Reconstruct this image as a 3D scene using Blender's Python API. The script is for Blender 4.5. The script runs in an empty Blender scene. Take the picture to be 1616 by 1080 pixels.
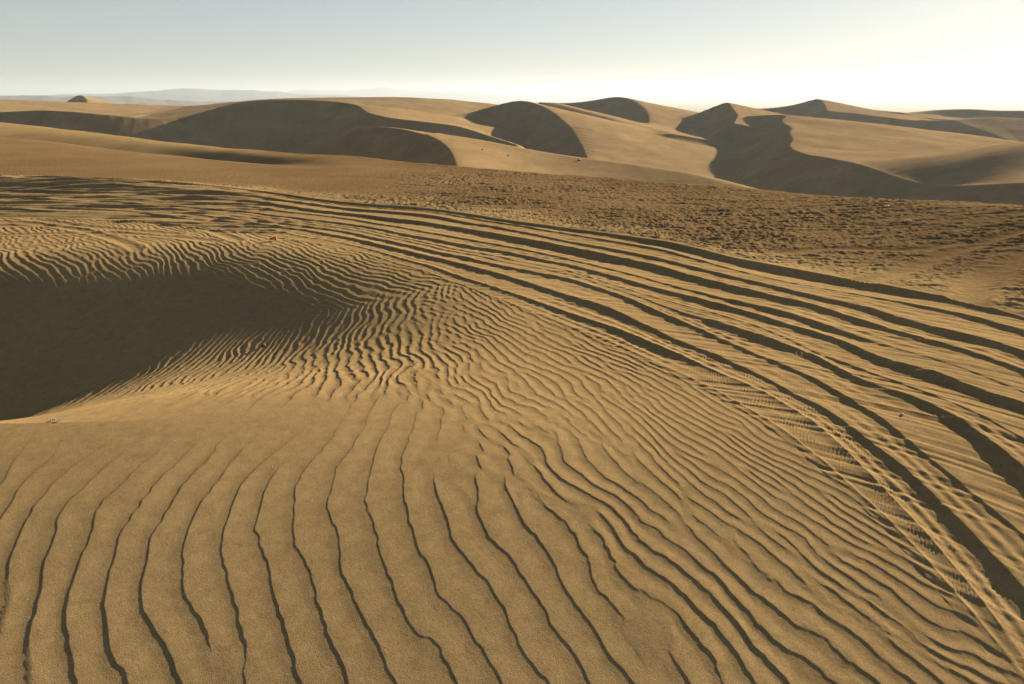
import bpy, bmesh, math
import numpy as np, time
T0 = time.time()
def tick(n): print('TICK', n, round(time.time() - T0, 1), flush=True)
from mathutils import Vector

# ------------------------------------------------------------------ basics
CAM_H = 1.7
PITCH = math.radians(20.0)
F = 1616 * 24.0 / 36.0
SUN_AZ = math.radians(46.0)       # clockwise from +Y (view direction)
SUN_EL = math.radians(14.5)
Q = 1.0                           # mesh density
R_SPLIT = 22.0

scene = bpy.context.scene
col = scene.collection
rng = np.random.default_rng(7)


def ray(px, py):
    u = (np.asarray(px, float) - 808) / F
    v = (540 - np.asarray(py, float)) / F
    y = math.cos(PITCH) + v * math.sin(PITCH)
    z = -math.sin(PITCH) + v * math.cos(PITCH)
    return u, y, z


def on_plane(px, py, z0=0.0):
    """pixel of the survey photograph -> azimuth, range on the level z0"""
    x, y, z = ray(px, py)
    t = (CAM_H - z0) / np.maximum(-z, 1e-3)
    X, Y = x * t, y * t
    return np.arctan2(X, Y), np.hypot(X, Y)


def at_dist(px, py, d):
    x, y, z = ray(px, py)
    t = d / np.hypot(x, y)
    return np.array([x * t, y * t, CAM_H + z * t])


def sstep(a, b, x):
    t = np.clip((x - a) / (b - a), 0, 1)
    return t * t * (3 - 2 * t)


# ------------------------------------------------------------------ noise
_tab = rng.random((8, 256, 256)).astype(np.float32)


def vnoise(x, y, seed=0):
    T = _tab[seed % 8]
    xi = np.floor(x); yi = np.floor(y)
    fx = x - xi; fy = y - yi
    xi = (xi.astype(np.int64) + 37 * seed) & 255; yi = (yi.astype(np.int64) + 91 * seed) & 255
    x1 = (xi + 1) & 255; y1 = (yi + 1) & 255
    fx = fx * fx * fx * (fx * (fx * 6 - 15) + 10); fy = fy * fy * fy * (fy * (fy * 6 - 15) + 10)
    a = T[xi, yi] * (1 - fx) + T[x1, yi] * fx
    b = T[xi, y1] * (1 - fx) + T[x1, y1] * fx
    return (a * (1 - fy) + b * fy) * 2 - 1


def fbm(x, y, octv=3, seed=0, gain=.5):
    s = 0; a = 1.0; n = 0
    for i in range(octv):
        s = s + a * vnoise(x * 2 ** i + 13.7 * i, y * 2 ** i - 7.1 * i, seed + i); n += a; a *= gain
    return s / n


# ------------------------------------------------------------------ wind-ripple pattern (phase field with natural forks and endings)
SPW = 12
NX, NY = 2048, 1536


def ripple_tex(sx, sy, iters, seed):
    r = np.random.default_rng(seed)
    fx = np.fft.fftfreq(NX, 1 / SPW)[:, None]
    fy = np.fft.fftfreq(NY, 1 / SPW)[None, :]
    flt = np.exp(-((fx - 1) / sx) ** 2 / 2 - (fy / sy) ** 2 / 2)
    g = r.standard_normal((NX, NY)) + 1j * r.standard_normal((NX, NY))
    g = np.fft.ifft2(np.fft.fft2(g) * flt)
    for _ in range(iters):
        g = g / (np.abs(g) + 1e-9)
        g = np.fft.ifft2(np.fft.fft2(g) * flt)
    g = g / np.sqrt((np.abs(g) ** 2).mean())
    return g.astype(np.complex64)


TEX_A = ripple_tex(.17, .15, 3, 3)
TEX_M = ripple_tex(.20, .19, 3, 11)
TEX_B = ripple_tex(.26, .24, 3, 5)


tick('tex')


def samp(T, a, b):
    a = a * SPW; b = b * SPW
    ai = np.floor(a); bi = np.floor(b); fa = (a - ai).astype(np.float32); fb = (b - bi).astype(np.float32)
    ai = ai.astype(np.int64) % NX; bi = bi.astype(np.int64) % NY
    a1 = (ai + 1) % NX; b1 = (bi + 1) % NY
    return (T[ai, bi] * (1 - fa) + T[a1, bi] * fa) * (1 - fb) + (T[ai, b1] * (1 - fa) + T[a1, b1] * fa) * fb


def zone(T, x, y, lam, al, ox, oy, bend=0., mx=1.0, seed=0, ybend=0.):
    """one family of ripples: wavelength, heading of the wind, origin, fan-out"""
    a = math.radians(al)
    xx = x - ox; yy = y - oy
    p = xx * math.cos(a) + yy * math.sin(a) + bend * xx * yy
    if ybend:
        e = np.clip((3.0 - y) / 1.0, 0, 1)          # the crests swing round towards the camera
        p = p - ybend * np.where(y < 2.0, (2.5 - y), .5 * e * e)
    q = -xx * math.sin(a) + yy * math.cos(a)
    ph = p / lam + mx * (1.2 * vnoise(x / 1.5 + seed, y / 1.9 - seed, 1 + seed) + .55 * vnoise(x / (3.2 * lam), y / (4.2 * lam), 2 + seed)
                         + .13 * vnoise(x / lam / .8, y / lam / 1.1, 3 + seed) + .05 * vnoise(x / lam / .3, y / lam / .3, 4 + seed))
    return samp(T, ph + 31.7 * seed, q / lam + 17.3 * seed)


def ripples(x, y):
    """height in wave units (0..1) and wavelength"""
    n1 = fbm(x / .9, y / .9, 2, 4); n2 = fbm(x / .8 + 5, y / .8, 2, 6)
    far = sstep(3.35, 4.1, y + .35 * n1 - .12 * np.maximum(x, 0))
    right = sstep(-.35, .65, x + .42 * (y - 2.3) + .55 * n2)
    r2 = sstep(.75, 1.5, x + .42 * (y - 2.3) + .4 * n1)
    nearw = 1 - far
    zs = [
        (nearw * (1 - right), zone(TEX_A, x, y, .160, 0, -1.2, 2.2, 0, .75, 0, ybend=.62), .160, .021),
        (nearw * right * (1 - r2), zone(TEX_M, x, y, .100, 26, .6, 2.4, .05, 1.0, 1), .100, .036),
        (nearw * r2, zone(TEX_B, x, y, .068, 36, 1.4, 2.2, .25, .8, 2), .068, .047),
        (far * sstep(-1.2, .1, x + .5 * n1), zone(TEX_B, x, y, .074, 30, .5, 4.5, .05, 1.1, 3), .074, .058),
        (far * sstep(.1, -1.2, x + .5 * n1) * sstep(6.6, 5.6, y + .5 * n2), zone(TEX_M, x, y, .074, 2, -1.2, 5, .10, 1.3, 4), .074, .078),
        (far * sstep(.1, -1.2, x + .5 * n1) * sstep(5.6, 6.6, y + .5 * n2), zone(TEX_M, x, y, .078, 46, -3, 7, .0, 1.3, 5), .078, .076),
    ]
    G = 0; lam = 0; am = 0; W = 1e-6
    for w, g, l, a in zs:
        G = G + w * g; lam = lam + w * l; am = am + w * a; W = W + w
    lam = lam / W; am = am / W
    t = (np.angle(G) / (2 * math.pi)) % 1.0
    k = .05 + .07 * sstep(.15, .09, lam)
    rise = np.clip(t / k, 0, 1); rise = rise * rise * (3 - 2 * rise)
    fall = np.clip((t - k) / (1 - k), 0, 1)
    fall = 1 - (.2 * fall + .8 * fall * fall * (3 - 2 * fall))
    tm = .70
    u1 = np.clip((t - k) / (tm - k), 0, 1); u2 = np.clip((t - tm) / (1 - tm), 0, 1)
    stoss = np.where(t < tm, 1 - (.45 * u1 + .55 * u1 * u1 * (3 - 2 * u1)), .38 * u2 * u2)
    h = np.where(t < k, .38 + .62 * rise, stoss)
    amp = sstep(.08, .6, np.abs(G) / np.maximum(W, .5))
    return (h - .45) * amp, lam, am


# ------------------------------------------------------------------ wheel ruts: crest lines with the width of the hollow on their near side
CR = [
 ([(-150,288),(0,291),(200,299),(400,306),(550,318),(675,328),(800,346),(900,361),(1050,382),(1175,409),(1212,415),(1387,450),(1500,475),(1616,507),(1900,598)],
  [(0,4),(400,5),(675,6),(900,8),(1050,12),(1212,20),(1387,20),(1512,16),(1616,9)]),
 ([(-150,292),(0,295),(200,303),(400,309),(550,321.5),(675,333),(800,351.5),(900,371),(1050,396),(1200,436),(1312,459),(1387,473),(1512,498),(1616,526),(1900,612)],
  [(0,2),(675,2),(800,4),(900,4),(1050,5),(1200,2),(1350,2),(1450,8),(1512,12),(1616,18)]),
 ([(-150,296),(0,300),(200,307),(400,314),(550,326),(675,338),(800,361),(900,384),(1025,405),(1125,428),(1212,449),(1300,472),(1375,487),(1392,495),(1462,515),(1562,540),(1616,560),(1900,660)],
  [(0,3),(400,4),(675,6),(900,4),(1025,7),(1125,9),(1212,9),(1300,12),(1387,18),(1487,22),(1616,22)]),
 ([(-150,301),(0,306),(200,312),(400,320),(550,335),(675,350),(800,372),(900,392),(1025,415),(1125,442),(1212,465),(1287,483),(1337,500),(1437,530),(1512,552),(1616,591),(1900,706)],
  [(0,3),(400,5),(675,8),(900,14),(1025,20),(1150,22),(1212,15),(1312,17),(1412,14),(1512,14),(1616,14)]),
 ([(-150,306),(0,311),(200,317),(400,327),(550,344),(675,366),(800,390),(900,411),(987,432),(1075,455),(1125,468),(1212,487),(1262,500),(1337,526),(1412,552),(1500,580),(1616,622),(1900,740)],
  [(0,2),(675,3),(900,3),(1025,4),(1125,7),(1212,12),(1287,18),(1362,12),(1430,3),(1616,2)]),
 ([(-150,311),(0,316),(200,322),(400,334),(550,353),(675,376),(800,399),(900,420),(1025,452),(1150,484),(1212,503),(1312,532),(1387,562),(1462,585),(1537,612),(1616,634),(1900,745)],
  [(0,3),(400,3),(675,5),(900,7),(1025,12),(1150,14),(1212,11),(1312,18),(1412,25),(1512,26),(1616,32)]),
 ([(-150,315),(0,320),(200,325),(400,338),(550,358),(675,384),(800,409),(900,431),(1025,468),(1150,502),(1212,521),(1290,558),(1312,566),(1347,576),(1387,592),(1462,621),(1512,640),(1562,662),(1616,690),(1900,830)],
  [(0,1.5),(1290,2),(1312,6),(1340,9),(1387,4),(1462,5),(1616,5)]),
 ([(-150,319),(0,324),(200,328),(400,342),(550,362),(675,388),(800,415),(900,436),(1000,466),(1075,494),(1150,512),(1212,531),(1287,560),(1362,600),(1462,635),(1512,657),(1616,727),(1900,930)],
  [(0,1.5),(1000,2),(1075,4),(1150,16),(1212,24),(1287,18),(1337,20),(1425,15),(1487,30),(1562,45),(1616,45)]),
 ([(-150,323),(0,328),(200,332),(400,346),(550,367),(675,394),(800,422),(900,442),(975,463),(1025,486),(1100,516),(1150,538),(1212,566),(1275,592),(1325,618),(1387,655),(1450,702),(1500,735),(1562,778),(1616,812),(1900,1010)],
  [(0,2),(550,4),(675,6),(900,10),(1000,10),(1100,9),(1212,10),(1275,13),(1337,18),(1412,14),(1487,9),(1616,12)]),
 ([(-150,327),(0,332),(200,337),(400,352),(550,375),(675,404),(800,436),(900,467),(975,491),(1075,538),(1125,556),(1175,580),(1212,597),(1245,615),(1300,641),(1387,697),(1437,728),(1512,790),(1612,868),(1900,1110)],
  [(0,2),(550,5),(675,8),(900,14),(975,14),(1075,10),(1150,12),(1212,12),(1300,16),(1387,23),(1462,28),(1537,35),(1616,40)]),
 ([(-150,333),(0,338),(200,344),(400,361),(550,386),(675,419),(800,461),(900,495),(975,517),(1037,543),(1087,564),(1125,583),(1200,615),(1212,621),(1287,665),(1362,724),(1437,790),(1537,878),(1616,955),(1900,1260)],
  [(0,2),(550,3),(675,5),(900,7),(975,10),(1037,14),(1065,13),(1100,6),(1200,5),(1300,4),(1616,4)]),
 ([(-150,338),(0,343),(200,350),(400,370),(550,394),(675,428),(800,477),(900,514),(954,533),(1025,565),(1125,612),(1212,661),(1312,727),(1412,805),(1500,877),(1616,978),(1900,1290)],
  [(0,1.5),(550,1.5),(1212,2),(1616,3)]),
]
TH = np.radians(np.linspace(-46, 62, 1500))
KN_R = []; KN_H = []; KN_W = []
for ci, (cl, wl) in enumerate(CR):
    cx = np.array([c[0] for c in cl], float); cy = np.array([c[1] for c in cl], float)
    xs = np.arange(-150, 1901, 6.0)
    ys = np.interp(xs, cx, cy)
    k = np.hanning(13); k /= k.sum()
    ys = np.convolve(np.pad(ys, 6, mode='reflect', reflect_type='odd'), k, 'valid')
    ws = np.interp(xs, [w[0] for w in wl], [w[1] for w in wl])
    ws = np.convolve(np.pad(ws, 6, mode='edge'), k, 'valid')
    th, rc = on_plane(xs, ys, 0.0)
    _, rt = on_plane(xs, ys + ws, 0.0)
    D = rc - rt
    dep = .112 * D
    dep = np.clip(dep * (sstep(0, 9, ws) if ci >= 10 else 1), .0015 if ci >= 10 else .004, .14)
    th1, rc = on_plane(xs, ys, .45 * dep)
    th2, rt = on_plane(xs, ys + ws * .66, -.55 * dep)
    KN_R.append((np.interp(TH, th1, rc), np.interp(TH, th2, rt)))
    KN_H.append((np.interp(TH, th1, .45 * dep), np.interp(TH, th2, -.55 * dep)))
# ascending range: near edge first
NODE_R = []; NODE_H = []; NODE_C = []
for ci in range(len(CR) - 1, -1, -1):
    NODE_R.append(KN_R[ci][1]); NODE_H.append(KN_H[ci][1]); NODE_C.append(0)
    NODE_R.append(KN_R[ci][0]); NODE_H.append(KN_H[ci][0]); NODE_C.append(1)
NODE_R = np.array(NODE_R); NODE_H = np.array(NODE_H)
for i in range(1, len(NODE_R)):
    NODE_R[i] = np.maximum(NODE_R[i], NODE_R[i - 1] + .012)
R_IN = NODE_R[0] - .06
R_OUT = NODE_R[-1]


def tracks(th, r, x, y):
    """height of the wheel ruts and mask of the churned band"""
    thc = np.clip(th, TH[0], TH[-1])
    wob = .022 * vnoise(x / .6, y / .6, 5) + .004 * vnoise(x / .17, y / .17, 6)
    wob = wob * (1 + .05 * r)
    rr = r + wob
    def nr(i): return np.interp(thc, TH, NODE_R[i])
    def nh(i): return np.interp(thc, TH, NODE_H[i])
    h = np.zeros_like(r)
    wide = np.zeros_like(r)                    # how flat and wide this lit back slope is (for tread marks)
    r0 = nr(0); h0 = nh(0)
    rin = r0 - .07
    m = (rr > rin) & (rr <= r0)
    t = np.clip((rr - rin) / .07, 0, 1)
    h = np.where(m, h0 * t * t * (3 - 2 * t), h)
    berm = 0
    for nd, am_ in ((1, .0038), (3, .005)):
        dd = rr - nr(nd)
        berm = berm + am_ * np.exp(-(dd / np.where(dd < 0, .05, .018)) ** 2)
    inside = rr > rin
    spike = np.zeros_like(r)
    for i in range(len(NODE_R) - 1):
        r1 = nr(i + 1); h1 = nh(i + 1)
        m = (rr > r0) & (rr <= r1)
        t = np.clip((rr - r0) / (r1 - r0), 0, 1)
        if NODE_C[i + 1] == 1:      # trough -> crest (far, steep near-facing side)
            g = t ** 1.35
            g = np.where(t < .3, g, g)
            spike = np.where(m, (1 - t) * sstep(.012, .05, np.abs(h1 - h0)), spike)
        else:                       # crest -> next trough: long lit back slope
            g = 1 - (1 - t) ** 1.6
            wide = np.where(m, np.sin(math.pi * t) * sstep(.06, .2, r1 - r0), wide)
        fine = 0 if NODE_C[i + 1] == 1 else .0032 * np.sin(2 * math.pi * (2.5 * t + .2 * vnoise(x / 1.1, y / 1.1, 3 + i % 3))) * np.sin(math.pi * t) * sstep(.10, .28, r1 - r0) * sstep(-.5, .3, vnoise(x / 1.3 + i, y / 1.3, 2))
        h = np.where(m, h0 + (h1 - h0) * g + fine, h)
        r0, h0 = r1, h1
    tail = np.clip((rr - r0) / (.10 + .03 * r), 0, 1)
    h = np.where(rr > r0, h0 * (1 - tail) ** 1.5, h)
    mask = inside & (rr < r0)
    h = h * (1 - sstep(-10, -32, np.degrees(th)) * .75 * sstep(-.5, .35, vnoise(x / 1.3, y / .28, 1))) * (.85 + .2 * vnoise(x / .9, y / .5, 6))
    # tread marks: short bars across the direction of travel
    mk = mask.astype(float)
    rmid = .5 * (np.interp(thc, TH, NODE_R[1]) + np.interp(thc, TH, NODE_R[-1]))
    smap = np.concatenate([[0], np.cumsum(np.hypot(np.diff(.5 * (NODE_R[1] + NODE_R[-1])), .5 * (NODE_R[1][1:] + NODE_R[-1][1:]) * np.diff(TH)))])
    s = np.interp(thc, TH, smap)
    near = 1 - sstep(5.5, 9, r)
    patch = sstep(-.35, .35, vnoise(s / 1.7, r / .3, 7))
    cell = np.floor((rr - nr(0)) / .026)
    u = s / .031 + .6 * vnoise(x / .15, y / .15, 0)
    bars = np.sin(2 * math.pi * (u + 7.77 * np.sin(cell * 12.9898))) * np.sin(math.pi * ((rr - nr(0)) / .026 - cell)) * (.3 + .7 * (np.sin(cell * 78.2) > 0))
    h = h + berm * (1 - sstep(9, 12, r))
    strip = sstep(0, .01, rr - nr(0)) * sstep(.02, -.02, rr - nr(4))
    h = h + mk * near * (.0006 * patch * wide + .0014 * strip * sstep(-.1, .5, vnoise(x / .11, y / .11, 2))) * bars
    fr = np.sin(2 * math.pi * s / .045 + 2 * vnoise(x / .1, y / .1, 1))
    h = h + mk * near * .0035 * fr * spike * (1 - spike) * 4 * sstep(-.2, .4, vnoise(s / 1.2 + 4, r / .25, 3))
    h = h + mk * (.0030 * vnoise(s / 1.6, rr / .028, 2) + .0030 * vnoise(s / 2.6, rr / .075, 4) * sstep(-.02, .06, rr - nr(4)) + .0018 * fbm(x / .09, y / .09, 2, 1))
    lw = sstep(-12, -26, np.degrees(th)) * mk
    h = h + lw * (.024 * vnoise(x / 1.9 + .4 * y, y / .11, 1) + .013 * vnoise(x / .8 + 3, y / .06, 4))
    return h, mask, rr


# ------------------------------------------------------------------ plateau the photographer stands on
def base(x, y):
    r = np.hypot(x, y)
    z = -.42 * sstep(3.5, -.4, y) - .05 * sstep(.5, 3, x) * sstep(4, 1.5, y)
    # wind-scooped bowl to the left, open towards the left
    yb0 = 3.40 + .03 * np.clip(x + 2.0, -3, 3)
    yb1 = 8.55 - .45 * np.sqrt((np.clip(x, -7.5, 2) + 3.6) ** 2 + .6)
    v = np.clip((y - yb0) / (yb1 - yb0), 0, 1)
    dep = .87 * sstep(.05, -5.05, x - .15 * (y - 5)) + .9 * sstep(-2.6, -8, x)
    kn = sstep(-1.5, -3.2, x)
    f = (kn * (1 - np.exp(-v / .38)) + (1 - kn) * (1 - np.exp(-(v / .30) ** 2))) * (1 - sstep(.20, 1, v)) * 1.55
    z = z - dep * f
    # long low swell at the far left
    z = z + .05 * fbm(x / 4, y / 4, 2, 3) * sstep(2, 6, r)
    return z


# plateau edge: range as a function of azimuth
_ex = np.array([-600, 0, 140, 300, 400, 520, 723, 900, 1100, 1240, 1400, 1616, 2100], float)
_ed = np.array([70, 62, 52, 41, 33, 25, 18.5, 16, 14, 13, 12, 11.2, 10])
_ey = np.array([150, 193, 210, 230, 240, 246, 268, 283, 300, 313, 324, 335, 360], float)
_epos = [at_dist(a, b, d) for a, b, d in zip(_ex, _ey, _ed)]
_eth = np.array([math.atan2(p[0], p[1]) for p in _epos])
E_TH = np.linspace(_eth[0], _eth[-1], 400)
_k = np.hanning(41); _k /= _k.sum()
E_R = np.convolve(np.pad(np.interp(E_TH, _eth, _ed), 20, mode='reflect', reflect_type='odd'), _k, 'valid')
E_Z = np.convolve(np.pad(np.interp(E_TH, _eth, np.array([p[2] for p in _epos])), 20, mode='reflect', reflect_type='odd'), _k, 'valid')


def plateau(x, y):
    r = np.hypot(x, y); th = np.arctan2(x, y)
    re = np.interp(th, E_TH, E_R); ze = np.interp(th, E_TH, E_Z)
    z = base(x, y)
    ro = np.interp(np.clip(th, TH[0], TH[-1]), TH, R_OUT)
    t = sstep(0, 1, (r - ro) / np.maximum(re - ro, .5))
    rise = np.clip((r - ro) / np.maximum(re - ro, .5), 0, 1)
    # left: gentle fall, then a long low lit roll at the edge
    z = z + ze * rise ** 1.25
    left = sstep(math.radians(-13), math.radians(-26), th)
    over = np.maximum(r - re, 0)
    drop = np.minimum(over * .08 + over ** 2 * .03, .5 * over)
    hollow = .17 * left * np.exp(-((r - ro + .3) / 1.1) ** 2) - .6 * left * np.exp(-((rise - .70) / .15) ** 2)
    z = z + hollow - drop * sstep(0, 2.0, over)
    back = sstep(math.radians(75), math.radians(110), np.abs(th))
    return z * (1 - back) + base(x, y) * back, re, ro


# ------------------------------------------------------------------ dunes beyond, each a crest line with a slip side and a windward side
# crest points: picture x, picture y, range in metres ; slip face lies to the left of the walk along the points when side=+1
DUNES = [
 # name, pts, side, slip slope, wind slope, crest rounding
 ('centre_front', [(440,256,56),(520,238,57),(555,208,58),(590,197,59),(640,203,57),(688,217,53),(712,237,48),(721,255,44),(724,275,40)], -1, .62, .17, .5),
 ('centre_front_ridge', [(690,216,56),(750,228,55),(850,243,52),(925,252,50),(1000,261,48),(1080,272,45),(1160,292,42),(1240,316,39)], -1, .135, .34, 1.2),
 ('centre_peak', [(672,222,106),(705,195,112),(745,178,116),(790,165,118),(822,155.5,118),(868,173,112),(903,203,104),(921,233,95),(930,254,88),(934,272,82)], -1, .62, .15, .6),
 ('left_mass', [(-300,180,150),(-150,180,135),(0,178,122),(60,174,118),(130,178,114),(235,188,111),(300,184,112),(335,174,113),(365,163,113),(400,157,113),(450,157,113),(520,159,112),(566,166,107),(580,178,100),(620,187,96),(690,194,92),(750,206,88),(815,228,84)], -1, .58, (-2.7, -1.6, .55, .10), 1.0),
 ('left_mass_back', [(300,168,170),(440,155,160),(550,153,160),(640,153,165),(740,160,170),(790,166,170)], -1, .12, .2, 4),
 ('left_plain', [(-300,158,190),(0,157,200),(100,160,200),(200,165,200),(300,167,200),(380,166,190)], -1, .06, .1, 6),
 ('pyramid', [(84,172,328),(106,160,325),(126,148,320),(136,156,311),(140,170,300)], -1, .6, .22, .05),
 ('right_peak', [(850,162,190),(900,164,185),(940,158,182),(975,151,180),(1005,161,172),(1022,175,160),(1026,190,150),(1024,208,138)], -1, .6, .16, .8),
 ('right_peak_ridge', [(870,162,160),(920,175,150),(962,186,140),(1010,200,128),(1060,212,115)], -1, .2, .2, 1.5),
 ('saddle', [(1040,205,155),(1075,188,157),(1105,178,159),(1128,167,160),(1148,159,160),(1156,171,150),(1166,182,140),(1158,195,125)], -1, .58, .18, .15),
 ('saddle_back', [(1166,168,200),(1200,172,200),(1240,168,205),(1268,163,208),(1290,154,210),(1302,165,200),(1306,175,190)], -1, .5, .15, .15),
 ('far_right', [(1340,172,230),(1380,174,235),(1430,178,230),(1446,186,215)], -1, .4, .1, 2),
 ('far_right_b', [(1430,182,240),(1480,174,250),(1520,172,250),(1570,175,245),(1700,176,240)], -1, .3, .1, 3),
 ('far_right_c', [(1500,190,185),(1560,184,190),(1616,188,190),(1750,190,190)], -1, .2, .1, 2),
 ('right_mass', [(1180,184,135),(1225,181,130),(1244,182,122),(1233,190,117),(1242,197,112),(1254,203,108),(1246,210,102),(1255,220,97),(1245,230,92),(1258,240,88),(1290,246,82),(1345,254,76),(1385,268,75),(1440,287,71),(1500,295,69),(1560,292,67),(1640,286,66),(1800,275,66)], -1, .60, 'rise', .7),
]
for D in DUNES:
    D_pts = np.array([at_dist(*p) for p in D[1]])
    # resample to a smooth curve
    seg = np.concatenate([[0], np.cumsum(np.linalg.norm(np.diff(D_pts, axis=0), axis=1))])
    t = np.linspace(0, seg[-1], max(12, len(D_pts) * 4))
    P = np.stack([np.interp(t, seg, D_pts[:, k]) for k in range(3)], 1)
    for _ in range(3):
        P[1:-1] = .25 * P[:-2] + .5 * P[1:-1] + .25 * P[2:]
    DUNES[DUNES.index(D)] = D + (P,)


def dune_height(P, side, s1, s2, rnd, x, y, qd=28):
    P = [[float(v) for v in p] for p in P]
    best = np.full(x.shape, 1e9); bz = np.zeros_like(x); sw = np.zeros_like(x); bs = np.zeros_like(x); bo = np.zeros_like(x)
    for i in range(len(P) - 1):
        a = P[i]; b = P[i + 1]
        dx, dy = b[0] - a[0], b[1] - a[1]
        L2 = dx * dx + dy * dy + 1e-9; L = math.sqrt(L2)
        ux = x - a[0]; uy = y - a[1]
        t = np.clip((ux * dx + uy * dy) / L2, 0, 1)
        if i == 0 or i == len(P) - 2:
            tu = (ux * dx + uy * dy) / L2
            ov = (np.maximum(-tu, 0) if i == 0 else np.maximum(tu - 1, 0)) * L
        else:
            ov = 0
        ex = ux - t * dx; ey = uy - t * dy
        d = np.hypot(ex, ey)
        m = d < best
        bo = np.where(m, ov, bo)
        best = np.where(m, d, best)
        w_ = (d + .15) ** 2; w_ = w_ * w_; w_ = L / (w_ * w_)
        bz += w_ * (a[2] + t * (b[2] - a[2])); sw += w_
        bs = np.where(m, (dx * ey - dy * ex) / L / (d + 1e-6), bs)
    bz = bz / sw
    k = bs * side                       # +1 on the slip side
    w = sstep(-.9, .9, k)
    qc = .0035
    if isinstance(s2, tuple):
        s2 = np.interp(bz, [s2[0], s2[1]], [s2[2], s2[3]])
    elif s2 == 'rise':
        kk = np.interp(bz, [-5.6, -4.2], [1, 0]) * (side * bs < 0)
        s2 = .09 - .43 * np.interp(bz, [-5.6, -4.2], [1, 0])
        qc = .0035 + .006 * kk; qd = 28 - 23 * kk
    slope = s2 + (s1 - s2) * w
    d = best
    # slip sides run straight and flare out low down, windward sides are convex
    hs = slope * (np.sqrt(d * d + (rnd * (1 - .75 * w)) ** 2) - rnd * (1 - .75 * w))
    drop_s = np.where(hs > 8, 8 + (hs - 8) * .85, hs) + qc * np.maximum(d - qd, 0) ** 2
    return bz - drop_s - .9 * bo


def smax(a, b, k):
    h = np.clip(.5 + .5 * (a - b) / k, 0, 1)
    return b + (a - b) * h + k * h * (1 - h)


def far_height(x, y):
    r = np.hypot(x, y)
    z = -13 - 9 * sstep(40, 400, r) + 1.6 * fbm(x / 45, y / 45, 3, 2)
    idx = np.zeros(x.shape, np.int16)
    wx = x + 1.2 * fbm(x / 16, y / 16, 2, 4); wy = y + 1.2 * fbm(x / 16 + 9, y / 16, 2, 5)
    for n, (name, pts, side, s1, s2, rnd, P) in enumerate(DUNES):
        R = 85
        cx, cy = P[:, 0].mean(), P[:, 1].mean()
        span = np.hypot(P[:, 0] - cx, P[:, 1] - cy).max() + R
        m = np.hypot(x - cx, y - cy) < span
        if not m.any():
            continue
        h = dune_height(P, side, s1, s2, rnd, x[m], y[m])
        zm = z[m]
        h = h - 30 * sstep(span - 22, span, np.hypot(x[m] - cx, y[m] - cy))
        new = smax(h, zm, 1.0)
        im = idx[m]; im[h > zm] = n + 1; idx[m] = im
        z[m] = new
    z = z + .12 * fbm(x / 7, y / 7, 2, 6) * sstep(30, 60, r)
    fade = sstep(330, 520, r)
    z = z * (1 - fade) + (-34 + 3 * fbm(x / 90, y / 90, 2, 1)) * fade
    return z, idx


# faint single wheel tracks and drag marks: picture points, half width, depth
LINES = [
 ([(0,341),(60,348),(120,358),(190,366),(280,373)], .07, .007),
 ([(0,351),(70,355),(130,366),(180,381),(215,394)], .07, .007),
 ([(0,371),(90,371),(180,371),(270,376),(340,384)], .07, .007),
 ([(0,357),(120,358),(210,352)], .07, .007),
 ([(150,339),(250,349),(320,361),(375,382)], .07, .007),
 ([(1330,455),(1400,440),(1470,415),(1530,399),(1616,386)], .09, .013),
 ([(1520,500),(1530,465),(1560,440),(1616,418),(1700,400)], .12, .014),
 ([(1230,400),(1330,392),(1440,402),(1520,395)], .07, .006),
 ([(413,548),(390,556),(350,568),(300,575)], .018, .006),
]
LINES_W = []
for pts, hw, dp in LINES:
    q = []
    for (px, py) in pts:
        th_, r_ = on_plane(px, py, 0.0); q.append((float(r_ * np.sin(th_)), float(r_ * np.cos(th_))))
    q = np.array(q); sg = np.concatenate([[0], np.cumsum(np.hypot(*np.diff(q, axis=0).T))])
    t = np.linspace(0, sg[-1], len(q) * 4); q = np.stack([np.interp(t, sg, q[:, k]) for k in range(2)], 1)
    for _ in range(4): q[1:-1] = .25 * q[:-2] + .5 * q[1:-1] + .25 * q[2:]
    LINES_W.append((q, hw, dp))


def faint_lines(x, y):
    h = np.zeros_like(x); flat = np.zeros_like(x)
    for q, hw, dp in LINES_W:
        m = (x > q[:, 0].min() - .6) & (x < q[:, 0].max() + .6) & (y > q[:, 1].min() - .6) & (y < q[:, 1].max() + .6)
        if not m.any(): continue
        xm, ym = x[m], y[m]; best = np.full(xm.shape, 9.)
        for a, b in zip(q[:-1], q[1:]):
            dx, dy = b - a; t = np.clip(((xm - a[0]) * dx + (ym - a[1]) * dy) / (dx * dx + dy * dy + 1e-9), 0, 1)
            best = np.minimum(best, np.hypot(xm - a[0] - t * dx, ym - a[1] - t * dy))
        u = best / hw
        h[m] += dp * (-np.exp(-u ** 2 * 1.5) + .7 * np.exp(-((u - 1.5) / .45) ** 2))
        flat[m] = np.maximum(flat[m], np.exp(-(u / 1.7) ** 4))
    return h, flat


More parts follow.
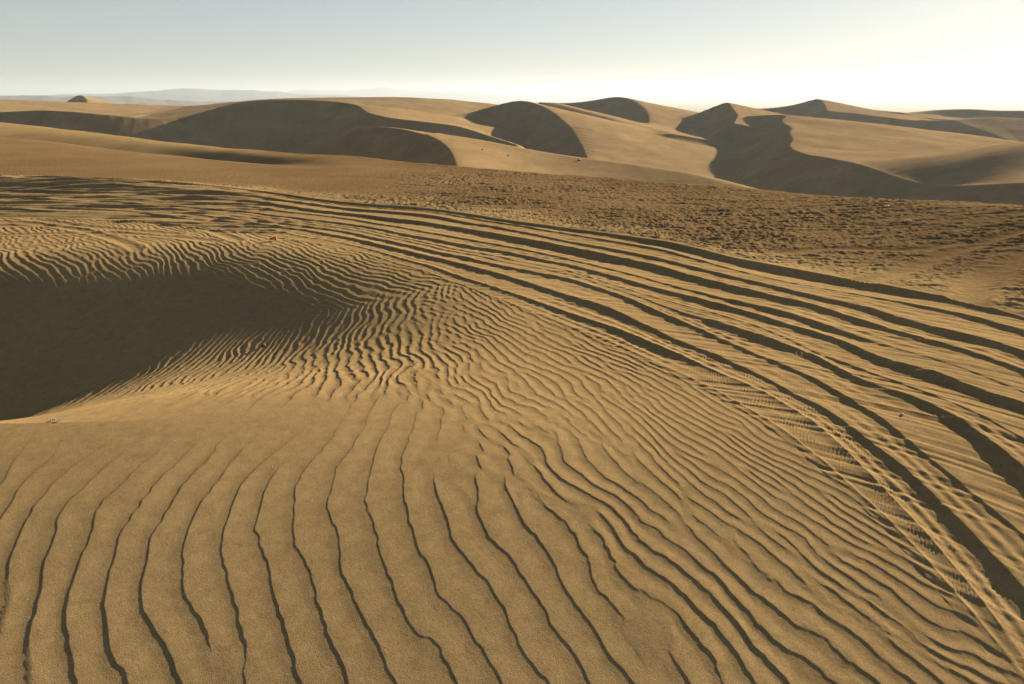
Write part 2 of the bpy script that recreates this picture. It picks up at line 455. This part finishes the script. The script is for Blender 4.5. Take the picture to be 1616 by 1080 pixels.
def height(x, y):
    shp = x.shape
    x = x.ravel(); y = y.ravel()
    r = np.hypot(x, y); th = np.arctan2(x, y)
    zp, re, ro = plateau(x, y)
    far = r > 9
    z = zp.copy(); idx = np.zeros(x.shape, np.int16)
    if far.any():
        fz, fi = far_height(x[far], y[far])
        zf = zp[far]
        k = sstep(math.radians(75), math.radians(110), np.abs(th[far])) * 300 + 0
        zc = smax(zf, fz, .25)
        ii = np.where(fz > zf, fi, -1)
        zc = np.where(k > 1, zf, zc)
        z[far] = zc; idx[far] = ii
    near = r < 75
    if near.any():
        xn, yn, rn, tn = x[near], y[near], r[near], th[near]
        on = (idx[near] <= 0) & (rn < re[near] + 3)
        hr, lam, am = ripples(xn, yn)
        ht, mask, rr = tracks(tn, rn, xn, yn)
        ron = ro[near]; rin = np.interp(np.clip(tn, TH[0], TH[-1]), TH, R_IN)
        inner = 1 - sstep(-.02, .03, rr - (rin + .05))
        outer = sstep(0, .25, rr - ron)
        amp = am * lam * (.75 + .35 * sstep(-.6, .6, fbm(xn / .9, yn / .9, 2, 6)))
        # the blown-smooth lip of the bowl
        lip = np.exp(-((yn - 3.45 - .04 * xn) / (.28 + .25 * sstep(-1, -3, xn))) ** 2) * sstep(-.1, -1.2, xn)
        amp = amp * (1 - .93 * lip)
        # deep in the bowl the sand is smoother
        amp = amp * (1 - .2 * sstep(-3.4, -5.4, xn) * sstep(6.6, 5.2, yn) * sstep(3, 3.6, yn))
        dirt = fbm(xn / .12, yn / .085, 3, 2, .6); big = fbm(xn / .9, yn / .5, 2, 5)
        rough = outer * (.8 + .5 * sstep(-.4, .4, fbm(xn / 1.5, yn / .9, 2, 1))) * (.014 * np.abs(dirt) * 1.6 + .016 * np.abs(vnoise(xn / .55, (yn + .22 * xn) / .13, 3)) + .012 * big + .006 * np.abs(vnoise(xn / .045, yn / .045, 1))) * (1 - .82 * sstep(math.radians(-2), math.radians(-14), tn) * sstep(0, 1.2, rn - ron - .6))
        edge_smooth = 1 - .85 * sstep(.72, .9, rn / re[near]) * sstep(math.radians(-12), math.radians(-22), tn)
        rough = rough * edge_smooth
        hh = hr * amp * inner + hr * lam * .045 * outer * edge_smooth * (1 - .5 * sstep(math.radians(-5), math.radians(5), tn))
        hh = hh + ht * (1 - 0 * inner) + rough + .00012 * vnoise(xn / .011, yn / .012, 3) * (rn < 4)
        hl, fl = faint_lines(xn, yn)
        hh = hh * (1 - .7 * fl * (1 - mask)) + hl * (1 - mask)
        z[near] = z[near] + np.where(on, hh, 0)
    return z.reshape(shp), idx.reshape(shp)


# ------------------------------------------------------------------ materials
def new_mat(name):
    m = bpy.data.materials.new(name); m.use_nodes = True
    nt = m.node_tree; nt.nodes.clear()
    out = nt.nodes.new('ShaderNodeOutputMaterial'); b = nt.nodes.new('ShaderNodeBsdfPrincipled')
    nt.links.new(b.outputs[0], out.inputs[0])
    return m, nt, b


def sand_material(name, c1, c2, grain=True):
    m, nt, b = new_mat(name); N = nt.nodes.new; L = nt.links.new
    tc = N('ShaderNodeTexCoord')
    n1 = N('ShaderNodeTexNoise'); n1.inputs['Scale'].default_value = .45; n1.inputs['Detail'].default_value = 5
    n2 = N('ShaderNodeTexNoise'); n2.inputs['Scale'].default_value = 190 if grain else 1.5; n2.inputs['Detail'].default_value = 4
    n2.inputs['Roughness'].default_value = .7
    for n in (n1, n2): L(tc.outputs['Object'], n.inputs['Vector'])
    r1 = N('ShaderNodeValToRGB')
    r1.color_ramp.elements[0].position = .35; r1.color_ramp.elements[0].color = (*c1, 1)
    r1.color_ramp.elements[1].position = .65; r1.color_ramp.elements[1].color = (*c2, 1)
    L(n1.outputs['Fac'], r1.inputs['Fac'])
    r2 = N('ShaderNodeMapRange'); r2.inputs['From Min'].default_value = .3; r2.inputs['From Max'].default_value = .7
    r2.inputs['To Min'].default_value = .66 if grain else .9; r2.inputs['To Max'].default_value = 1.3 if grain else 1.08
    L(n2.outputs['Fac'], r2.inputs['Value'])
    mx = N('ShaderNodeMix'); mx.data_type = 'RGBA'; mx.blend_type = 'MULTIPLY'; mx.inputs['Factor'].default_value = 1
    L(r1.outputs['Color'], mx.inputs[6]); L(r2.outputs['Result'], mx.inputs[7])
    last = mx.outputs[2]
    n4 = N('ShaderNodeTexNoise'); n4.inputs['Scale'].default_value = 14 if grain else .15; n4.inputs['Detail'].default_value = 6
    n4.inputs['Roughness'].default_value = .75; L(tc.outputs['Object'], n4.inputs['Vector'])
    r4 = N('ShaderNodeMapRange'); r4.inputs['From Min'].default_value = .3; r4.inputs['From Max'].default_value = .7
    r4.inputs['To Min'].default_value = .80; r4.inputs['To Max'].default_value = 1.14; L(n4.outputs['Fac'], r4.inputs['Value'])
    mx4 = N('ShaderNodeMix'); mx4.data_type = 'RGBA'; mx4.blend_type = 'MULTIPLY'; mx4.inputs['Factor'].default_value = 1
    L(last, mx4.inputs[6]); L(r4.outputs['Result'], mx4.inputs[7]); last = mx4.outputs[2]
    if grain:
        vo = N('ShaderNodeTexVoronoi'); vo.inputs['Scale'].default_value = 34
        L(tc.outputs['Object'], vo.inputs['Vector'])
        lt = N('ShaderNodeMath'); lt.operation = 'LESS_THAN'; lt.inputs[1].default_value = .055
        L(vo.outputs['Distance'], lt.inputs[0])
        sep = N('ShaderNodeSeparateColor'); L(vo.outputs['Color'], sep.inputs[0])
        gt = N('ShaderNodeMath'); gt.operation = 'GREATER_THAN'; gt.inputs[1].default_value = .975
        L(sep.outputs[0], gt.inputs[0])
        mu = N('ShaderNodeMath'); mu.operation = 'MULTIPLY'; L(lt.outputs[0], mu.inputs[0]); L(gt.outputs[0], mu.inputs[1])
        m2 = N('ShaderNodeMix'); m2.data_type = 'RGBA'; L(mu.outputs[0], m2.inputs['Factor'])
        L(last, m2.inputs[6]); m2.inputs[7].default_value = (.75, .7, .6, 1)
        last = m2.outputs[2]
        an = N('ShaderNodeAttribute'); an.attribute_name = 'coarse'
        m3 = N('ShaderNodeMix'); m3.data_type = 'RGBA'; m3.blend_type = 'MULTIPLY'; L(an.outputs['Fac'], m3.inputs['Factor'])
        L(last, m3.inputs[6]); m3.inputs[7].default_value = (.64, .61, .63, 1)
        last = m3.outputs[2]
        bp = N('ShaderNodeBump'); bp.inputs['Strength'].default_value = .55; bp.inputs['Distance'].default_value = .0022
        L(n2.outputs['Fac'], bp.inputs['Height']); L(bp.outputs[0], b.inputs['Normal'])
    else:
        n3 = N('ShaderNodeTexNoise'); n3.inputs['Scale'].default_value = 2.2; n3.inputs['Detail'].default_value = 5
        L(tc.outputs['Object'], n3.inputs['Vector'])
        bp = N('ShaderNodeBump'); bp.inputs['Strength'].default_value = .35; bp.inputs['Distance'].default_value = .05
        L(n3.outputs['Fac'], bp.inputs['Height']); L(bp.outputs[0], b.inputs['Normal'])
    L(last, b.inputs['Base Color'])
    b.inputs['Roughness'].default_value = .95
    b.inputs['Specular IOR Level'].default_value = .0
    return m


C1 = (.186, .128, .062); C2 = (.222, .153, .075)
M_sand = sand_material('sand', C1, C2)
M_dune = sand_material('dune_sand', (.19, .131, .068), (.215, .150, .080), False)
M_plain = sand_material('plain', (.30, .22, .14), (.38, .28, .18), False)
M_hill = sand_material('hill_rock', (.10, .085, .075), (.16, .13, .11), False)


tick('mats')
def grid_mesh(name, X, Y, Z, mat, kind='structure', keep=None, wrap=True, attr=None):
    R, T = X.shape
    vi = np.arange(R * T).reshape(R, T)
    a = vi[:-1]; b = vi[1:]
    if wrap:
        a2 = np.roll(a, -1, 1); b2 = np.roll(b, -1, 1)
    else:
        a2 = a[:, 1:]; b2 = b[:, 1:]; a = a[:, :-1]; b = b[:, :-1]
    F4 = np.stack([a, b, b2, a2], -1).reshape(-1, 4)
    if keep is not None:
        F4 = F4[keep.reshape(-1)]
    V = np.stack([X, Y, Z], -1).reshape(-1, 3)
    if keep is not None:
        used = np.zeros(len(V), bool); used[F4.ravel()] = True
        mp = np.cumsum(used) - 1; F4 = mp[F4]; V = V[used]
    # faces up
    me = bpy.data.meshes.new(name)
    me.vertices.add(len(V)); me.vertices.foreach_set('co', V.astype(np.float32).ravel())
    me.loops.add(F4.size); me.loops.foreach_set('vertex_index', F4[:, ::-1].astype(np.int32).ravel())
    me.polygons.add(len(F4)); me.polygons.foreach_set('loop_start', np.arange(0, F4.size, 4, dtype=np.int32))
    me.update(calc_edges=True)
    me.polygons.foreach_set('use_smooth', np.ones(len(F4), bool))
    if attr is not None:
        at = me.attributes.new('coarse', 'FLOAT', 'POINT')
        A = attr.reshape(-1)
        if keep is not None: A = A[used]
        at.data.foreach_set('value', A.astype(np.float32))
    me.materials.append(mat)
    o = bpy.data.objects.new(name, me); col.objects.link(o)
    if kind: o['kind'] = kind
    return o


# azimuth columns: fine in view, coarse elsewhere
tf = np.radians(np.linspace(-42, 42, int(1560 * Q)))
tm1 = np.radians(np.linspace(42, 62, 90)[1:]); tm0 = -tm1[::-1]
tb = np.radians(np.linspace(62, 298, 70)[1:-1])
THC = np.concatenate([tm0, tf, tm1, tb])
# range rows
ang0 = math.atan2(1.75, 1.0); ang1 = math.atan2(1.75, R_SPLIT)
s = np.linspace(0, 1, int(1650 * Q))
lg = np.log(1.0) * (1 - s) + math.log(R_SPLIT) * s
# blend of equal-angle and equal-log spacing
dens_r = np.exp(np.linspace(0, math.log(R_SPLIT), 6000))
cdf1 = -np.arctan2(1.75, dens_r); cdf1 = (cdf1 - cdf1[0]) / (cdf1[-1] - cdf1[0])
cdf2 = np.log(dens_r) / math.log(R_SPLIT)
cdf = .42 * cdf1 + .58 * cdf2
RR1 = np.interp(s, cdf, dens_r); RR1[-1] = R_SPLIT
RR1 = np.concatenate([[.02, .3, .6, .8], RR1])
TT, RG = np.meshgrid(THC.astype(np.float32), RR1.astype(np.float32))
X = RG * np.sin(TT); Y = RG * np.cos(TT)
Z, IDX = height(X, Y)
tick('near h')
def coarse(X, Y):
    T = np.clip(np.arctan2(X, Y), TH[0], TH[-1]); R_ = np.hypot(X, Y)
    ro = np.interp(T, TH, R_OUT)
    return sstep(-.1, .9, (R_ - ro) / (1 + .05 * R_) + .5 * fbm(X / .8, Y / .8, 2, 3)) * (1 - .9 * sstep(.80, .9, R_ / np.interp(T, E_TH, E_R)) * sstep(math.radians(-14), math.radians(-22), T))


grid_mesh('ground', X, Y, Z, M_sand, attr=coarse(X, Y))

tick('near mesh')
RR2 = np.concatenate([np.geomspace(R_SPLIT, 38, int(190 * Q))[:-1], np.geomspace(38, 135, int(700 * Q))[:-1],
                      np.geomspace(135, 340, int(230 * Q))[:-1], np.geomspace(340, 620, 30)])
TT, RG = np.meshgrid(THC.astype(np.float32), RR2.astype(np.float32))
X = RG * np.sin(TT); Y = RG * np.cos(TT)
Z, IDX = height(X, Y)
rim = Z[-1].copy(); tick('far h')
FI = IDX[:-1]
# the low lit roll left of the plateau and every dune is its own piece of terrain
NAMES = {-1: 'sand_ridge'}
groups = {}
for n, D in enumerate(DUNES): groups[n + 1] = n + 1
merge = {2: 1, 5: 4, 9: 8, 13: 12, 14: 12}
for a, b2 in merge.items(): groups[a] = b2
lab = FI.copy()
for a, b2 in groups.items(): lab[FI == a] = b2
for g in np.unique(lab):
    k = lab == g
    nm = 'sand_ridge' if g == -1 else ('valley' if g == 0 else 'dune')
    mt = M_sand if g == -1 else M_dune
    grid_mesh(nm, X, Y, Z, mt, keep=k, attr=coarse(X, Y) if g == -1 else None)

tick('far mesh')
# ------------------------------------------------------------------ desert plain to the horizon and the far hills
RR3 = np.geomspace(620, 26000, 90)
TT3 = np.concatenate([np.radians(np.linspace(-60, 60, 420)), np.radians(np.linspace(60, 300, 60))[1:-1]])
TT, RG = np.meshgrid(TT3, RR3)
X = RG * np.sin(TT); Y = RG * np.cos(TT)
Zp = -36 - 14 * sstep(700, 4000, RG) + 2.5 * fbm(X / 150, Y / 150, 3, 1) * (1 - sstep(4000, 9000, RG))
Zp[0] = np.interp(TT3, THC, rim, period=2 * math.pi) - .3
grid_mesh('plain', X, Y, Zp, M_plain)


def hill_range(name, pts, dist, depth, seed, rough):
    """a chain of hills: skyline from surveyed points, real depth, eroded flanks"""
    th = []; hz = []
    for px, py in pts:
        p = at_dist(px, py, dist); th.append(math.atan2(p[0], p[1])); hz.append(p[2])
    th = np.array(th); hz = np.array(hz)
    T = np.linspace(th[0], th[-1], 700); Rg = np.linspace(dist - depth, dist + depth, 46)
    TT, RG = np.meshgrid(T, Rg)
    X = RG * np.sin(TT); Y = RG * np.cos(TT)
    top = np.interp(TT, th, hz)
    prof = np.clip(1 - np.abs(RG - dist) / depth, 0, 1)
    n = fbm(X / (depth * .35), Y / (depth * .35), 4, seed, .6)
    prof2 = prof + .35 * n * np.sqrt(prof * (1 - prof) + 1e-6)
    floor = -62.
    Z = floor + (top - floor) * np.clip(prof2, 0, 1.05) + rough * fbm(X / (depth * .12), Y / (depth * .12), 3, seed + 1) * prof
    return grid_mesh(name, X, Y, Z, M_hill, wrap=False)


hill_range('hills', [(-200,152),(0,150),(60,151),(110,151),(200,152),(260,158),(340,160),(420,160),(520,158),(600,162)], 1900, 330, 1, 3)
hill_range('hills', [(-100,156),(60,150),(180,148),(240,143),(300,140),(350,143),(400,142),(440,144),(470,149),(540,150),(620,157)], 3600, 600, 2, 4)
hill_range('hills', [(430,149),(480,141),(540,143),(585,140),(605,136),(622,140),(660,143),(700,145),(760,147),(820,152)], 7200, 900, 4, 6)
hill_range('hills', [(820,151),(900,147),(1000,149),(1090,149),(1140,147),(1160,142),(1175,140),(1190,144),(1230,149),(1300,151),(1450,150),(1700,152)], 8800, 1100, 3, 5)

# ------------------------------------------------------------------ haze
hz_m = bpy.data.materials.new('haze'); hz_m.use_nodes = True
nt = hz_m.node_tree; nt.nodes.clear()
o_ = nt.nodes.new('ShaderNodeOutputMaterial'); pv = nt.nodes.new('ShaderNodeVolumePrincipled')
pv.inputs['Color'].default_value = (.42, .50, .60, 1); pv.inputs['Density'].default_value = .00030
pv.inputs['Anisotropy'].default_value = .2
nt.links.new(pv.outputs[0], o_.inputs['Volume'])
bm = bmesh.new(); bmesh.ops.create_cube(bm, size=1)
for v in bm.verts:
    v.co.x *= 30000; v.co.y *= 30000; v.co.z = -75 if v.co.z < 0 else 75
me = bpy.data.meshes.new('haze'); bm.to_mesh(me); bm.free(); me.materials.append(hz_m)
hz_o = bpy.data.objects.new('haze', me); col.objects.link(hz_o); hz_o['kind'] = 'stuff'


# ------------------------------------------------------------------ small things lying on the sand
def ground_hit(px, py, rmax=90.):
    x, y, z = ray(px, py)
    t = np.geomspace(1.5, rmax, 2500)
    X = (x * t).astype(np.float64); Y = (y * t).astype(np.float64); Zr = CAM_H + z * t
    H, _ = height(X, Y)
    i = int(np.argmax(Zr < H))
    return Vector((X[i], Y[i], H[i]))


def flat_mat(name, c, rough=.7, var=.15, scale=60):
    m, nt, b = new_mat(name); N = nt.nodes.new; L = nt.links.new
    tc = N('ShaderNodeTexCoord'); n = N('ShaderNodeTexNoise'); n.inputs['Scale'].default_value = scale; n.inputs['Detail'].default_value = 4
    L(tc.outputs['Object'], n.inputs['Vector'])
    r = N('ShaderNodeValToRGB'); r.color_ramp.elements[0].position = .3; r.color_ramp.elements[1].position = .7
    r.color_ramp.elements[0].color = (*[v * (1 - var) for v in c], 1); r.color_ramp.elements[1].color = (*[min(1, v * (1 + var)) for v in c], 1)
    L(n.outputs['Fac'], r.inputs['Fac']); L(r.outputs['Color'], b.inputs['Base Color'])
    b.inputs['Roughness'].default_value = rough
    return m


M_paper = flat_mat('weathered_paper', (.42, .40, .35))
M_plastic = flat_mat('faded_plastic', (.34, .40, .36), .5)
M_orange = flat_mat('orange_card', (.34, .12, .03), .5)
M_yellow = flat_mat('yellow_card', (.36, .26, .07), .5)
M_stone = flat_mat('dark_stone', (.05, .045, .04), .85)
M_pink = flat_mat('pale_stone', (.42, .28, .20), .8)
M_twig = flat_mat('dry_wood', (.12, .085, .055), .9)


def link_obj(name, bm, mat, parent=None):
    for f in bm.faces: f.smooth = True
    me = bpy.data.meshes.new(name); bm.to_mesh(me); bm.free(); me.materials.append(mat)
    o = bpy.data.objects.new(name, me); col.objects.link(o)
    if parent is not None: o.parent = parent
    return o


def tag(o, label, cat, group=None):
    o['label'] = label; o['category'] = cat
    if group: o['group'] = group


def crumple(size, seed, flat=.35):
    """a crumpled scrap: a folded, creased sheet with thickness"""
    r = np.random.default_rng(seed); n = 12
    bm = bmesh.new()
    k = r.random((4, 3)) * 6; sx, sy = 1, .6 + .3 * r.random()
    vs = []
    for i in range(n + 1):
        row = []
        for j in range(n + 1):
            u = (i / n - .5) * 2; v = (j / n - .5) * 2
            e = 1 - .25 * abs(math.sin(3 * u + k[0, 0]) * math.cos(4 * v + k[0, 1]))
            h = abs(math.sin(2.3 * u + k[1, 0] + v)) * .6 + abs(math.sin(3.7 * v + k[1, 1] - 1.5 * u)) * .5 + .15 * r.random()
            row.append(bm.verts.new((u * e * sx * size / 2, v * e * sy * size / 2, h * size * flat + .001)))
        vs.append(row)
    for i in range(n):
        for j in range(n):
            bm.faces.new((vs[i][j], vs[i + 1][j], vs[i + 1][j + 1], vs[i][j + 1]))
    bmesh.ops.solidify(bm, geom=bm.faces[:], thickness=size * .04)
    return bm


def rock(size, seed):
    r = np.random.default_rng(seed); bm = bmesh.new()
    bmesh.ops.create_icosphere(bm, subdivisions=3, radius=size / 2)
    ax = r.standard_normal((7, 3)); ax /= np.linalg.norm(ax, axis=1)[:, None]; cut = (.62 + .3 * r.random(7)) * size / 2
    for v in bm.verts:
        p = np.array(v.co)
        for a, c in zip(ax, cut):
            dd = p @ a
            if dd > c: p = p - a * (dd - c) * .85
        v.co = (p[0] * 1.25, p[1], p[2] * .75 + size * .2)
    return bm


def place(o, px, py, rz=0., lift=0.):
    p = ground_hit(px, py); p.z += lift
    o.location = p; o.rotation_euler = (0, 0, rz)


# crushed cup near the tracks
cup = bpy.data.objects.new('crushed_cup', None); col.objects.link(cup)
tag(cup, 'crushed orange and yellow paper cup lying on rippled sand beside the wheel tracks', 'cup')
bm = bmesh.new(); rings = []
for k in range(9):
    t = k / 8; rad = .021 + .011 * t
    ring = []
    for a in range(24):
        an = 2 * math.pi * a / 24
        dent = 1 - .38 * math.exp(-((t - .5) / .22) ** 2) * max(0, math.cos(an - 1.0)) - .08 * math.sin(5 * an + 9 * t)
        ring.append(bm.verts.new(((t - .5) * .085, math.cos(an) * rad * dent, math.sin(an) * rad * dent * .8 + .026)))
    rings.append(ring)
for k in range(8):
    for a in range(24):
        bm.faces.new((rings[k][a], rings[k][(a + 1) % 24], rings[k + 1][(a + 1) % 24], rings[k + 1][a]))
bm.faces.new(rings[0])
bmesh.ops.solidify(bm, geom=bm.faces[:], thickness=.0015)
link_obj('cup_body', bm, M_orange, cup)
bm = bmesh.new()
for a in range(28):
    for b_ in range(8):
        an = 2 * math.pi * a / 28; bn = 2 * math.pi * b_ / 8
        rr_ = .033 * (1 - .07 * math.sin(5 * an + 9)) + .003 * math.cos(bn)
        bm.verts.new((.0435 + .004 * math.sin(bn), math.cos(an) * rr_, math.sin(an) * rr_ * .8 + .026))
bm.verts.ensure_lookup_table()
for a in range(28):
    for b_ in range(8):
        bm.faces.new([bm.verts[i] for i in (a * 8 + b_, ((a + 1) % 28) * 8 + b_, ((a + 1) % 28) * 8 + (b_ + 1) % 8, a * 8 + (b_ + 1) % 8)])
link_obj('cup_rim', bm, M_yellow, cup)
place(cup, 431, 381, .5); cup.scale = (.85, .85, .85); cup.location.z += .012

SCRAPS = [
 (453, 376, .055, M_plastic, 'plastic_scrap', 'small grey plastic scrap on the sand just right of the crushed orange cup', 'scrap', None),
 (84, 665, .030, M_paper, 'paper_scrap', 'crumpled white paper scrap on the lip of the shaded hollow, left of the two there', 'scrap', 'paper scraps on the lip of the hollow'),
 (93, 666, .026, M_paper, 'paper_scrap', 'crumpled white paper scrap on the lip of the shaded hollow, right of the two there', 'scrap', 'paper scraps on the lip of the hollow'),
 (656, 575, .036, M_paper, 'paper_scrap', 'thin white paper scrap on rippled sand between the hollow and the wheel tracks', 'scrap', None),
 (671, 306, .07, M_paper, 'paper_scrap', 'pale paper scrap on the sand just beyond the curving wheel tracks, by itself', 'scrap', None),
 (874, 286, .09, M_paper, 'paper_scrap', 'white paper scrap on the trampled sand below the long lit dune front', 'scrap', None),
 (923, 299, .13, M_plastic, 'plastic_scrap', 'greenish plastic scrap on the trampled sand below the long lit dune front', 'scrap', None),
 (1252, 315, .09, M_paper, 'paper_scrap', 'bright white scrap on the far sand edge where the lit dune foot meets the shade', 'scrap', 'litter along the far edge of the sand flat'),
 (1275, 319, .05, M_paper, 'paper_scrap', 'tiny white scrap just right of the bright one where the lit dune foot ends', 'scrap', 'litter along the far edge of the sand flat'),
 (1351, 326, .06, M_paper, 'paper_scrap', 'faint pale scrap on the far sand edge, midway below the grey valley floor', 'scrap', 'litter along the far edge of the sand flat'),
 (1400, 328, .08, M_paper, 'paper_scrap', 'white scrap on the very rim of the sand flat against the dark slip face', 'scrap', 'litter along the far edge of the sand flat'),
 (1397, 332, .06, M_paper, 'paper_scrap', 'small white scrap just below the one on the rim against the dark slip face', 'scrap', 'litter along the far edge of the sand flat'),
 (1433, 351, .08, M_paper, 'paper_scrap', 'largest of three white scraps in a row on the trampled sand at right', 'scrap', 'row of three scraps on the trampled sand'),
 (1441, 351, .05, M_paper, 'paper_scrap', 'middle of three white scraps in a row on the trampled sand at right', 'scrap', 'row of three scraps on the trampled sand'),
 (1456, 352, .05, M_paper, 'paper_scrap', 'rightmost of three white scraps in a row on the trampled sand at right', 'scrap', 'row of three scraps on the trampled sand'),
]
for i, (px, py, sz, mt, nm, lb, ct, gp) in enumerate(SCRAPS):
    o = link_obj(nm, crumple(sz, 20 + i), mt); tag(o, lb, ct, gp); place(o, px, py, i * 1.3)
STONES = [
 (416, 547, .034, M_stone, 'stone', 'small dark stone with a faint drag mark in the shaded hollow'),
 (1423, 656, .020, M_pink, 'pebble', 'small pinkish pebble on the lit ridge between two deep ruts'),
 (1139, 338, .05, M_stone, 'stone', 'small dark stone on the trampled sand beyond the wheel tracks'),
 (761, 237, .13, M_stone, 'stone', 'dark stone high on the long lit dune front, the left one of two'),
 (802, 247, .13, M_stone, 'stone', 'dark stone on the long lit dune front, the right and lower one of two'),
 (914, 254, .2, M_stone, 'stone', 'dark stone on the dune crest where the central slip face ends'),
]
for i, (px, py, sz, mt, nm, lb) in enumerate(STONES):
    o = link_obj(nm, rock(sz, 60 + i), mt); tag(o, lb, 'stone'); place(o, px, py, i * .9)
bm = bmesh.new()


def tube(bm, pts, r0, r1):
    prev = None
    for i, p in enumerate(pts):
        r_ = r0 + (r1 - r0) * i / (len(pts) - 1)
        ring = [bm.verts.new((p[0], p[1] + r_ * math.cos(a), p[2] + r_ * math.sin(a))) for a in np.linspace(0, 2 * math.pi, 8)[:-1]]
        if prev:
            for k in range(7): bm.faces.new((prev[k], prev[(k + 1) % 7], ring[(k + 1) % 7], ring[k]))
        else: bm.faces.new(ring[::-1])
        prev = ring
    bm.faces.new(prev)


tube(bm, [(-.03, -.012, .003), (-.015, -.004, .006), (0, 0, .007), (.016, .006, .009), (.03, .004, .012)], .0022, .0013)
tube(bm, [(0, 0, .007), (.010, .012, .012), (.022, .022, .014)], .0015, .0009)
o = link_obj('twig', bm, M_twig); tag(o, 'short forked dry twig lying among the broken ripples near the tracks', 'twig'); place(o, 834, 560, .3)
tick('objects')


# ------------------------------------------------------------------ light, sky, camera
w = bpy.data.worlds.new('World'); scene.world = w; w.use_nodes = True
nt = w.node_tree; bg = nt.nodes['Background']
sky = nt.nodes.new('ShaderNodeTexSky'); sky.sky_type = 'NISHITA'; sky.sun_disc = False
sky.sun_elevation = SUN_EL; sky.sun_rotation = SUN_AZ
sky.altitude = 400; sky.air_density = 1.0; sky.dust_density = .7; sky.ozone_density = 1.0
gm = nt.nodes.new('ShaderNodeGamma'); gm.inputs[1].default_value = .41
nt.links.new(sky.outputs[0], gm.inputs[0]); wb = nt.nodes.new('ShaderNodeMix'); wb.data_type = 'RGBA'; wb.blend_type = 'MULTIPLY'; wb.inputs[0].default_value = 1
wb.inputs[7].default_value = (.96, 1, 1.05, 1)
nt.links.new(gm.outputs[0], wb.inputs[6]); nt.links.new(wb.outputs[2], bg.inputs[0]); bg.inputs[1].default_value = .057

sd = bpy.data.lights.new('sun', 'SUN'); sd.energy = 5.0; sd.angle = math.radians(.8); sd.color = (1, .825, .575)
so = bpy.data.objects.new('sun', sd); col.objects.link(so)
d = Vector((math.sin(SUN_AZ) * math.cos(SUN_EL), math.cos(SUN_AZ) * math.cos(SUN_EL), math.sin(SUN_EL)))
so.rotation_euler = d.to_track_quat('Z', 'Y').to_euler(); so.location = (0, 0, 40)

cd = bpy.data.cameras.new('camera'); cd.lens = 24; cd.sensor_width = 36; cd.clip_start = .05; cd.clip_end = 60000
co = bpy.data.objects.new('camera', cd); col.objects.link(co)
co.location = (0, 0, CAM_H); co.rotation_euler = (math.radians(90) - PITCH, 0, 0)
scene.camera = co
scene.view_settings.view_transform = 'Standard'; scene.view_settings.look = 'None'
scene.view_settings.exposure = 2.26; scene.view_settings.gamma = 1
